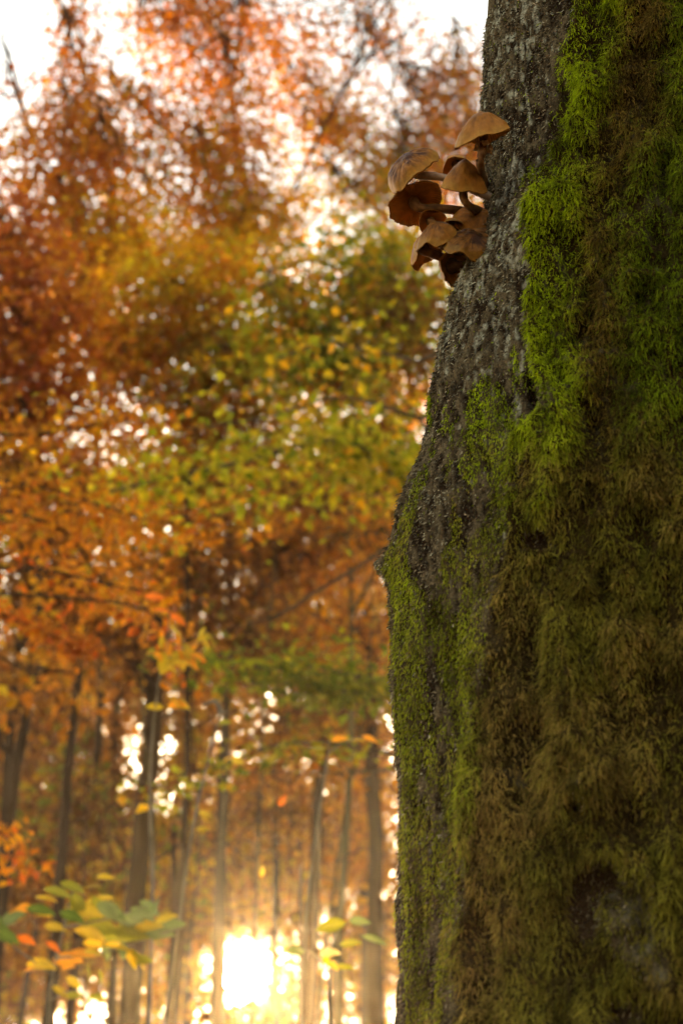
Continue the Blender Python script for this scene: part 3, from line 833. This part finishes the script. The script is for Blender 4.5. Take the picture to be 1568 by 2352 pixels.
# slimmer stems farther in
far_specs = [(15, 10, .10, 'dark stem cut off by the left edge of the photo'), (185, 22, .17, 'slim dark stem under the bright gaps at the lower left'), (100, 26, .12, 'thin stem farthest left among the bright gaps'),
             (265, 24, .16, 'stem close behind the thick dark tree on its left'), (400, 21, .12, 'slim stem between the thick dark tree and the sun'), (635, 26, .16, 'stem just right of the low sun'),
             (690, 23, .11, 'thin stem between the low sun and the nearer straight pole'), (775, 25, .15, 'slim stem between the two straight poles'), (835, 28, .16, 'far stem against the edge of the mossy trunk'),
             (438, 28, .18, 'far stem just left of the low sun')]
for k, (px, d, r, lab) in enumerate(far_specs):
    pp = {'brown': 1, 'orange': .7, 'gold': .35}
    bl = []
    for q in range(3):
        yy = 1150 + 190 * q + rng.uniform(-60, 60)
        bl.append(blob(px + rng.uniform(-60, 60), yy, rng.uniform(90, 150), rng.uniform(80, 120), d, rng.uniform(0.7, 1.1), pp, size=0.10))
    tree("forest_tree", lab, px, d, r * 0.55, 1050, bl, M_TRUNK, "stems deeper in the wood", lean=rng.uniform(-.06, .06), at_py=2000, r_top=.6, twigs=5)

# thin young stems, leaning between the poles
for k in range(16):
    px = rng.uniform(20, 890); d = rng.uniform(7, 19); r = rng.uniform(.009, .022); sl = rng.normal(0, 70)
    b = at(px, 2352, d)
    root = thing("young_stem", (b[0], b[1], 0), "thin bare young stem leaning between the straight trunks of the lower wood", "sapling", "thin young stems in the lower wood")
    spec = [(px - sl * .5, 2900, d), (px, 2352, d), (px + sl * .6 + rng.normal(0, 12), 1950, d), (px + sl + rng.normal(0, 16), 1600 + rng.uniform(-60, 60), d), (px + sl * 1.5, 1330 + rng.uniform(-90, 90), d)]
    lp = line(spec, 26)
    V, F = tube(lp, np.linspace(r, r * .35, 26), 6); mesh_np("stem", V, F, M_TRUNK if k % 3 else M_TRUNK_OLIVE, root)
    for q in range(5):
        i0 = 9 + 3 * q; sg = 1 if (q + k) % 2 else -1
        x0, y0, _ = project(lp[i0]); L = rng.uniform(70, 170)
        tp = np.vstack([lp[i0], line([(x0 + sg * L * .4, y0 - L * .25, d), (x0 + sg * L * .8, y0 - L * .5 + rng.normal(0, 12), d + rng.normal(0, .2)), (x0 + sg * L * 1.2, y0 - L * .55 + rng.normal(0, 25), d)], 8)])
        V, F = tube(tp, np.linspace(r * .5, r * .15, len(tp)), 5); mesh_np("twig", V, F, M_TRUNK, root)

# undergrowth and far foliage that reads as one mass
Vs, Fs, Cs, off = [], [], [], 0
mass = []
for k in range(78):
    px = rng.uniform(-160, 930); py = rng.uniform(1330, 2400); d = rng.uniform(24, 44)
    gold = float(smooth(np.array(py), 1750, 2200) * gauss(px - 560, 330))  # warm glow around the sun put into the leaf colours
    pal = {'umber': 1.3, 'brown': .5, 'orange': .35 + .6 * gold, 'gold': .12 + .8 * gold, 'green': .15}
    opening = gauss(px - 110, 110) * gauss(py - 1640, 170)
    mass.append(blob(px, py, rng.uniform(80, 150), rng.uniform(90, 170), d, (1.5 - 0.2 * float(smooth(np.array(py), 1900, 2150))) * (1 - 0.28 * opening), pal, size=0.15, clump=1.3, zst=0.35, per=2))
for k in range(46):
    px = rng.uniform(-160, 1000); py = rng.uniform(560, 1400); d = rng.uniform(24, 34)
    pal = {'brown': 1.0, 'orange': .8, 'rust': .6, 'gold': .5, 'green': .25}
    mass.append(blob(px, py, rng.uniform(90, 170), rng.uniform(90, 150), d, 0.55 * (0.5 + 0.5 * float(smooth(np.array(py), 550, 900))), pal, size=0.14, clump=1.4, per=5))
for px, py in [(40, 1560), (110, 1640), (180, 1600), (70, 1720), (150, 1520), (220, 1700)]:
    mass.append(blob(px, py, 110, 110, rng.uniform(26, 38), 0.3, {'umber': 1, 'brown': .5}, size=0.15, clump=0.6, per=2))
for px, py in [(870, 1650), (880, 1800), (860, 1950), (880, 2100), (870, 2250), (520, 1640), (620, 1760), (300, 1560)]:
    mass.append(blob(px, py, 90, 110, rng.uniform(26, 40), 1.1, {'umber': 1, 'orange': .7, 'gold': .2}, size=0.14, clump=0.8, per=2))
for k in range(7):
    mass.append(blob(rng.uniform(430, 700), 1880 + 60 * k, rng.uniform(90, 140), rng.uniform(80, 120), rng.uniform(26, 40), 1.5, {'umber': 1, 'orange': .8, 'gold': .7}, size=0.14, clump=1.0, per=2))
for px, py, rx, ry, d, tau, pal in [(180, 1870, 210, 110, 20, 2.0, {'green': .7, 'umber': 1, 'gold': .3}), (640, 1850, 170, 130, 22, 1.8, {'brown': 1, 'orange': .6}), (640, 1680, 190, 80, 20, 1.5, {'brown': 1, 'orange': .8}),
                                    (300, 2050, 170, 120, 22, 1.5, {'brown': 1, 'green': .4, 'gold': .4}), (60, 2050, 120, 160, 20, 1.3, {'brown': 1, 'orange': .6}), (820, 1900, 110, 200, 24, 1.2, {'orange': 1, 'brown': .8}),
                                    (420, 1740, 120, 120, 20, 1.6, {'brown': 1, 'gold': .4})]:
    mass.append(blob(px, py, rx, ry, d, tau, pal, size=0.12, clump=1.3))
for px in (20, 120, 220, 320, 410, 640, 720, 800, 880):
    mass.append(blob(px, 2290, 80, 130, rng.uniform(28, 40), 0.85, {'umber': 1, 'orange': .8, 'gold': .6}, size=0.14, clump=1.0, per=2))
for P_, col, sz, flat, c, ax in mass:
    V, F, C = leaf_mesh(P_, sz, col, flat); Vs.append(V); Fs.append(F + off); Cs.append(C); off += len(V)
o = mesh_np("far_undergrowth", np.concatenate(Vs), np.concatenate(Fs), M_LEAF, None, np.concatenate(Cs), shade=False)
tag(o, "mass of brown and orange forest foliage behind the stems around the low sun", "undergrowth", kind='stuff')

# unseen wood right of and behind the camera, added to block skylight
def add_shade_wood():
    n = 9000
    az = np.radians(rng.uniform(52, 205, n)); dist = rng.uniform(7, 16, n); h = rng.uniform(0.2, 13, n) * np.sqrt(rng.random(n))
    p = np.stack([np.sin(az) * dist, np.cos(az) * dist, h], -1)
    V, F, C = leaf_mesh(p, np.full(n, 0.42), palette({'brown': 1, 'orange': .5, 'green': .5}, p, n), 0.2)
    o = mesh_np("unseen_shade_wood", V, F, M_LEAF, None, C, shade=False)
    tag(o, "unseen mass of forest foliage right of and behind the camera, added to block skylight", "undergrowth", kind='stuff')
add_shade_wood()

# ------------------------------------------------------------------ nearer branches with leaf sprays
def spray(pts, n, width, size, pal, fall=0.1):
    """Leaves in flat layers to both sides of a twig line."""
    k = rng.random(n); i = (k * (len(pts) - 1.001)).astype(int); f = (k * (len(pts) - 1.001) - i)[:, None]
    q = pts[i] * (1 - f) + pts[i + 1] * f
    q = q + np.stack([rng.normal(0, width, n), rng.normal(0, width, n), rng.normal(-fall, 0.35 * width, n)], -1)
    return q, palette(pal, q, n), np.full(n, size)

def limb_tree(name, label, base, r, h, limbs, mat):
    root = thing(name, (base[0], base[1], 0), label, "tree")
    zz = np.linspace(-0.1, h, 12)
    pts = np.stack([base[0] + 0.02 * np.sin(zz * 1.3), base[1] + 0 * zz, zz], -1)
    V, F = tube(pts, r * (1.25 - zz / h * 0.8), 10); mesh_np("trunk", V, F, mat, root)
    Vs, Fs, Cs, off = [], [], [], 0
    for spec, rad, leaves in limbs:
        lp = line(spec)
        s = lp[0]; z0 = max(s[2] - 0.25, 0.3)
        lp = np.vstack([[np.interp(z0, zz, pts[:, 0]), base[1], z0], lp])
        V, F = tube(lp, np.linspace(rad, rad * 0.3, len(lp)), 6); mesh_np("limb", V, F, mat, root)
        for (n, width, size, pal, flat, fall) in leaves:
            q, col, sz = spray(lp[len(lp) // 5:], n, width, size, pal, fall)
            V, F, C = leaf_mesh(q, sz, col, flat); Vs.append(V); Fs.append(F + off); Cs.append(C); off += len(V)
    o = mesh_np("crown", np.concatenate(Vs), np.concatenate(Fs), M_LEAF, root, np.concatenate(Cs), shade=False); tag(o, kind='stuff')
    return root

b = at(1170, 300, 7.2)
limb_tree("beech_tree", "slender grey branched tree half hidden behind the mossy trunk, with yellow green leaf layers", (b[0], b[1]), 0.10, 7.0, [
    ([(960, 1130, 7.2), (900, 1085, 7.0), (850, 1045, 6.9), (800, 1012, 6.8), (700, 1020, 6.7), (560, 1060, 6.6), (420, 1090, 6.5), (250, 1130, 6.4)], 0.024,
     [(630, 0.13, 0.053, {'yellow': 1, 'lime': .8}, .5, 0.02), (630, 0.24, 0.053, {'lime': 1, 'gold': .5, 'green': .3}, .6, 0.12)]),
    ([(980, 1120, 7.2), (935, 1075, 7.1), (880, 1045, 7.0), (810, 1030, 7.0), (740, 1035, 6.9)], 0.014, [(165, 0.12, 0.053, {'yellow': 1, 'lime': .5}, .5, -.02)]),
    ([(960, 1160, 7.2), (925, 1140, 7.1), (890, 1125, 7.0), (850, 1140, 7.0)], 0.016, [(21, 0.10, 0.046, {'gold': 1}, .4, 0.0)]),
    ([(960, 960, 7.2), (850, 925, 7.0), (760, 915, 6.9), (600, 960, 6.8), (430, 985, 6.7)], 0.013, [(180, 0.2, 0.053, {'lime': .6, 'gold': .6, 'brown': .6}, .5, 0.03)]),
    ([(960, 830, 7.6), (860, 810, 7.4), (740, 790, 7.2), (620, 830, 7.0)], 0.012, [(180, 0.22, 0.053, {'lime': .8, 'green': .5, 'gold': .5}, .5, 0.03)]),
    ([(930, 1230, 7.0), (840, 1290, 6.9), (740, 1350, 6.8), (640, 1410, 6.7), (540, 1440, 6.6)], 0.013, [(60, 0.15, 0.046, {'brown': 1, 'orange': .5}, .5, 0.03)]),
    ([(930, 1560, 6.6), (830, 1555, 6.4), (720, 1530, 6.3), (600, 1535, 6.2), (500, 1500, 6.1)], 0.012, [(560, 0.14, 0.049, {'green': 1, 'lime': 1}, .8, 0.02)]),
    ([(930, 1570, 6.6), (840, 1590, 6.5), (740, 1580, 6.3), (650, 1570, 6.2)], 0.010, [(390, 0.10, 0.049, {'green': 1, 'lime': .8}, .8, 0.0)]),
    ([(930, 1740, 6.4), (830, 1715, 6.2), (720, 1705, 6.0), (620, 1715, 5.9), (520, 1750, 5.9), (400, 1790, 5.8), (330, 1820, 5.8)], 0.010,
     [(255, 0.07, 0.046, {'green': .7, 'lime': 1, 'gold': .3}, .8, 0.02), (39, 0.08, 0.046, {'brown': 1}, .5, 0.03)]),
    ([(930, 1760, 6.4), (820, 1775, 6.3), (700, 1775, 6.2), (560, 1770, 6.2)], 0.008, [(54, 0.08, 0.038, {'brown': 1, 'rust': .4}, .6, 0.0)]),
], M_TRUNK_GREY)
b = at(-230, 1500, 5.6)
limb_tree("flame_leaved_tree", "tree beyond the left edge reaching in with orange red leafy twigs", (b[0], b[1]), 0.09, 5.5, [
    ([(-150, 1330, 5.6), (-20, 1400, 5.5), (80, 1440, 5.4), (150, 1475, 5.3), (205, 1500, 5.3)], 0.010, [(482, 0.045, 0.034, {'flame': 1, 'rust': .4}, .6, 0.0)]),
    ([(-150, 1150, 5.8), (40, 1180, 5.7), (160, 1230, 5.6), (230, 1330, 5.6), (320, 1400, 5.5)], 0.010, [(546, 0.12, 0.037, {'rust': 1, 'orange': .8}, .5, 0.02)]),
    ([(-150, 1080, 5.8), (100, 1120, 5.8), (260, 1170, 5.7), (380, 1200, 5.7), (520, 1190, 5.6)], 0.010, [(630, 0.14, 0.037, {'orange': 1, 'rust': .8}, .6, 0.04)]),
    ([(-120, 1300, 5.4), (100, 1310, 5.3), (260, 1345, 5.2), (360, 1360, 5.1), (420, 1370, 5.0)], 0.008, [(125, 0.05, 0.037, {'flame': 1, 'orange': .6}, .5, 0.0)]),
    ([(-120, 1360, 5.3), (120, 1370, 5.2), (300, 1390, 5.0), (370, 1430, 4.9), (400, 1500, 4.9), (430, 1560, 4.9)], 0.007, [(84, 0.04, 0.037, {'orange': 1, 'flame': .7}, .3, 0.03)]),
    ([(-100, 1860, 5.0), (-40, 1890, 4.9), (20, 1930, 4.8), (40, 2000, 4.8)], 0.008, [(189, 0.07, 0.037, {'flame': 1, 'orange': .8}, .4, 0.02)]),
    ([(-100, 980, 6.0), (60, 1000, 6.0), (200, 980, 6.0), (300, 960, 5.9)], 0.010, [(378, 0.16, 0.039, {'rust': 1, 'gold': .5, 'orange': .5}, .5, 0.02)]),
], M_TRUNK)

# ------------------------------------------------------------------ young saplings close to the camera, every leaf a part
LEAF_LIB = {}
def leaf_proto(key, col, ratio=0.27):
    if key in LEAF_LIB: return LEAF_LIB[key]
    xs = np.array([0, .12, .3, .5, .7, .87, 1.0]); ws = np.array([.02, .55, .95, 1.0, .78, .38, .0]) * ratio
    V = []
    for x_, w_ in zip(xs, ws):
        z = -0.22 * x_ ** 2
        V += [(x_, -w_, z + 0.10 * w_), (x_, 0, z - 0.04), (x_, w_, z + 0.10 * w_)]
    V = np.array(V); F = []
    for r_ in range(6):
        for c_ in range(2):
            a_ = r_ * 3 + c_; F.append((a_, a_ + 1, a_ + 4, a_ + 3))
    me = bpy.data.meshes.new("leaf"); me.from_pydata(V.tolist(), [], F)
    at_ = me.color_attributes.new("col", 'FLOAT_COLOR', 'POINT')
    for q, v in enumerate(V):
        k_ = 1.0 + 0.25 * (abs(v[1]) < 0.01) + 0.15 * math.sin(7 * v[0] + 5 * v[1])
        at_.data[q].color = (*[c * k_ for c in col], 1)
    me.materials.append(M_LEAF)
    LEAF_LIB[key] = me
    return me
LC = {'lime': (.20, .20, .02), 'green': (.09, .14, .02), 'sage': (.14, .18, .06), 'yellow': (.42, .30, .025), 'orange': (.60, .24, .02), 'gold': (.55, .36, .03), 'flame': (.62, .15, .02), 'cream': (.6, .45, .18)}

def add_leaf(root, p, size, direction, up, key):
    me = leaf_proto(key, LC[key])
    o = bpy.data.objects.new("leaf", me); COL.objects.link(o)
    d = Vector(direction).normalized(); u = Vector(up); s = u.cross(d).normalized(); u = d.cross(s)
    from mathutils import Matrix
    m3 = Matrix((d, s, u)).transposed()
    if root is not None: o.parent = root
    o.rotation_euler = m3.to_euler()
    o.location = Vector([float(v) for v in p]) - (root.location if root else Vector((0, 0, 0)))
    o.scale = (size, size, size)
    return o

def sapling(name, label, base_xy, stems, leaves, r0=0.007):
    root = thing(name, (base_xy[0], base_xy[1], 0), label, "sapling")
    for spec, r in stems:
        lp = line(spec, 16)
        V, F = tube(lp, np.linspace(r, r * 0.4, 16), 6); mesh_np("twig", V, F, M_TWIG, root)
    for (x, y, d, L, dx, dy, dt, key) in leaves:
        add_leaf(root, at(x, y, d), L * K * d, camdir(dx, dy, dt), camdir(-dy * .4 + .1 * rng.normal(), 1, .45 + .3 * rng.normal()), key)
    return root

d = 4.2
b = at(95, 2352, d)
lv = [(100, 2040, d, 90, 1, -.1, .2, 'lime'), (80, 2060, d, 70, 1, .1, .3, 'gold'), (165, 2050, d, 80, .6, -.9, .3, 'lime'), (190, 2040, d, 60, .8, .3, .2, 'yellow'), (150, 2085, d, 110, 1, 0, .2, 'yellow'),
      (60, 2085, d, 90, 1, .05, .3, 'green'), (70, 2090, d, 60, -1, .1, .2, 'orange'), (230, 2070, d, 95, 1, -.4, .3, 'sage'), (270, 2110, d, 80, 1, .1, .4, 'sage'), (300, 2085, d, 80, 1, -.3, .2, 'sage'),
      (100, 2125, d, 70, 1, 0, .2, 'yellow'), (190, 2120, d, 110, 1, -.05, .3, 'lime'), (170, 2135, d, 90, 1, -.15, .1, 'gold'), (260, 2140, d, 110, 1, .05, .2, 'lime'), (310, 2130, d, 80, 1, .25, .2, 'yellow'),
      (190, 2165, d, 80, 1, .1, .2, 'gold'), (240, 2160, d, 60, .3, -.9, .2, 'sage'), (270, 2185, d, 70, 1, .1, .3, 'lime'), (300, 2180, d, 70, .8, -.6, .4, 'gold'), (180, 2190, d, 60, 1, .1, .2, 'yellow'),
      (60, 2215, d, 80, 1, .2, .2, 'gold'), (120, 2205, d, 90, 1, .15, .2, 'orange'), (55, 2230, d, 50, .9, .4, .2, 'orange'), (200, 2215, d, 50, .4, -1, .2, 'lime'), (120, 2265, d, 60, 1, -.4, .2, 'yellow'), (150, 2285, d, 50, 1, .1, .2, 'lime'),
      (330, 2140, d, 90, 1, .05, .1, 'sage'), (350, 2100, d, 60, .2, 1, .2, 'sage'), (40, 2150, d, 60, 1, -.2, .3, 'flame'), (0, 2120, d, 80, 1, .6, .3, 'sage'), (-40, 2100, d, 100, 1, -.3, .3, 'green'), (-30, 2140, d, 90, 1, -.1, .4, 'green')]
lv = [(x, y, d, L * .8, dx, dy, dt, k) for x, y, d, L, dx, dy, dt, k in lv] + [(x + 30 + 25 * rng.normal(), y + 12 * rng.normal(), d + .15 * rng.normal(), L * .7, dx, dy + .2 * rng.normal(), dt, k) for x, y, d, L, dx, dy, dt, k in lv]
sapling("leafy_sapling", "low sapling with yellow green leaves in flat tiers at the lower left corner", (b[0], b[1]), [
    ([(95, 2700, d), (110, 2400, d), (120, 2250, d), (150, 2120, d), (170, 2030, d)], 0.008), ([(130, 2200, d), (230, 2190, d), (320, 2160, d), (420, 2130, d)], 0.005),
    ([(145, 2130, d), (250, 2110, d), (340, 2080, d)], 0.004), ([(120, 2240, d), (40, 2180, d), (-30, 2130, d)], 0.004), ([(115, 2300, d), (150, 2280, d), (190, 2270, d)], 0.003)], lv)
d = 3.6
b = at(755, 2352, d)
sapling("pale_sapling", "small sapling with a pale curled leaf, in front of the poles right of the sun", (b[0], b[1]), [
    ([(770, 2650, d), (760, 2400, d), (757, 2250, d), (770, 2150, d), (800, 2120, d)], 0.006), ([(758, 2240, d), (720, 2190, d), (680, 2180, d)], 0.003)],
    [(795, 2120, d, 70, -1, -.05, .2, 'lime'), (800, 2115, d, 50, 1, .1, .2, 'sage'), (735, 2190, d, 50, .9, .3, .5, 'cream'), (740, 2200, d, 45, 1, -.4, .5, 'gold'), (830, 2150, d, 60, 1, -.1, .2, 'sage'),
     (780, 2170, d, 50, 1, .3, .2, 'lime'), (700, 2185, d, 50, -1, .2, .2, 'sage'), (770, 2220, d, 45, 1, .1, .2, 'lime')])
d = 4.2
b = at(700, 2352, d)
sapling("bare_sapling", "thin pale stem leaning right of the sun, few brown leaves at its tip", (b[0], b[1]), [
    ([(690, 2700, d), (700, 2200, d), (706, 2070, d), (728, 1900, d), (748, 1770, d), (757, 1700, d)], 0.0065), ([(752, 1730, d), (790, 1705, d), (840, 1690, d)], 0.003)],
    [(760, 1700, d, 40, 1, .3, .3, 'orange'), (800, 1700, d, 40, 1, .2, .3, 'gold'), (750, 1720, d, 40, -1, .2, .3, 'lime'), (830, 1690, d, 40, 1, -.2, .3, 'orange')])
d = 4.4
b = at(430, 2352, d)
sapling("leaning_stick", "thin pale broken stick leaning left of the sun with a few yellow leaves", (b[0], b[1]), [
    ([(330, 2750, d), (400, 2200, d), (440, 1920, d), (475, 1760, d), (505, 1645, d)], 0.007), ([(508, 1640, d), (495, 1612, d), (465, 1618, d)], 0.010)],
    [(455, 1865, d, 34, 1, -.1, .3, 'yellow'), (462, 1880, d, 30, .8, .5, .3, 'yellow'), (450, 1905, d, 34, 1, .25, .3, 'yellow'), (470, 1860, d, 28, .3, -1, .3, 'gold'), (500, 1660, d, 36, 1, .2, .3, 'lime')])
d = 4.6
b = at(330, 2352, d)
sapling("bright_leaved_sapling", "sapling hung with a loose tuft of glowing yellow orange leaves left of centre", (b[0], b[1]), [
    ([(330, 2700, d), (350, 2100, d), (345, 1800, d), (360, 1600, d), (385, 1480, d), (390, 1400, d)], 0.007), ([(375, 1520, d), (420, 1490, d), (470, 1470, d)], 0.004), ([(365, 1560, d), (400, 1580, d), (430, 1590, d)], 0.003)],
    [(350 + rng.uniform(0, 130), 1450 + rng.uniform(-20, 75), d + rng.uniform(-.1, .1), rng.uniform(36, 52), rng.uniform(-.6, .8), rng.uniform(-1, .2), rng.uniform(-.2, .5), k) for k in ['orange'] * 9 + ['yellow'] * 9 + ['gold'] * 8]
    + [(385, 1620, d, 45, 1, .2, .3, 'orange'), (400, 1610, d, 40, 1, -.3, .3, 'gold'), (375, 1625, d, 40, -1, .2, .3, 'yellow'), (350, 1400, d, 45, 1, .1, .3, 'flame'), (390, 1410, d, 45, 1, -.5, .3, 'flame'), (330, 1370, d, 50, 1, .1, .3, 'flame')])

for (x, y, dd, L, key, lab, dr) in [(640, 1852, 3.9, 34, 'flame', "single orange leaf falling in the air above the red glow", (.5, .8, .3)), (530, 1742, 4.3, 34, 'yellow', "single yellow leaf falling left of the thin pale stem", (1, -.3, .2)),
                                    (600, 2015, 4.0, 28, 'gold', "small golden leaf falling straight above the sun", (.2, 1, .2))]:
    o = add_leaf(None, at(x, y, dd), L * K * dd, camdir(*dr), camdir(.3, .4, 1), key)
    o.name = "falling_leaf"
    tag(o, lab, "leaf")
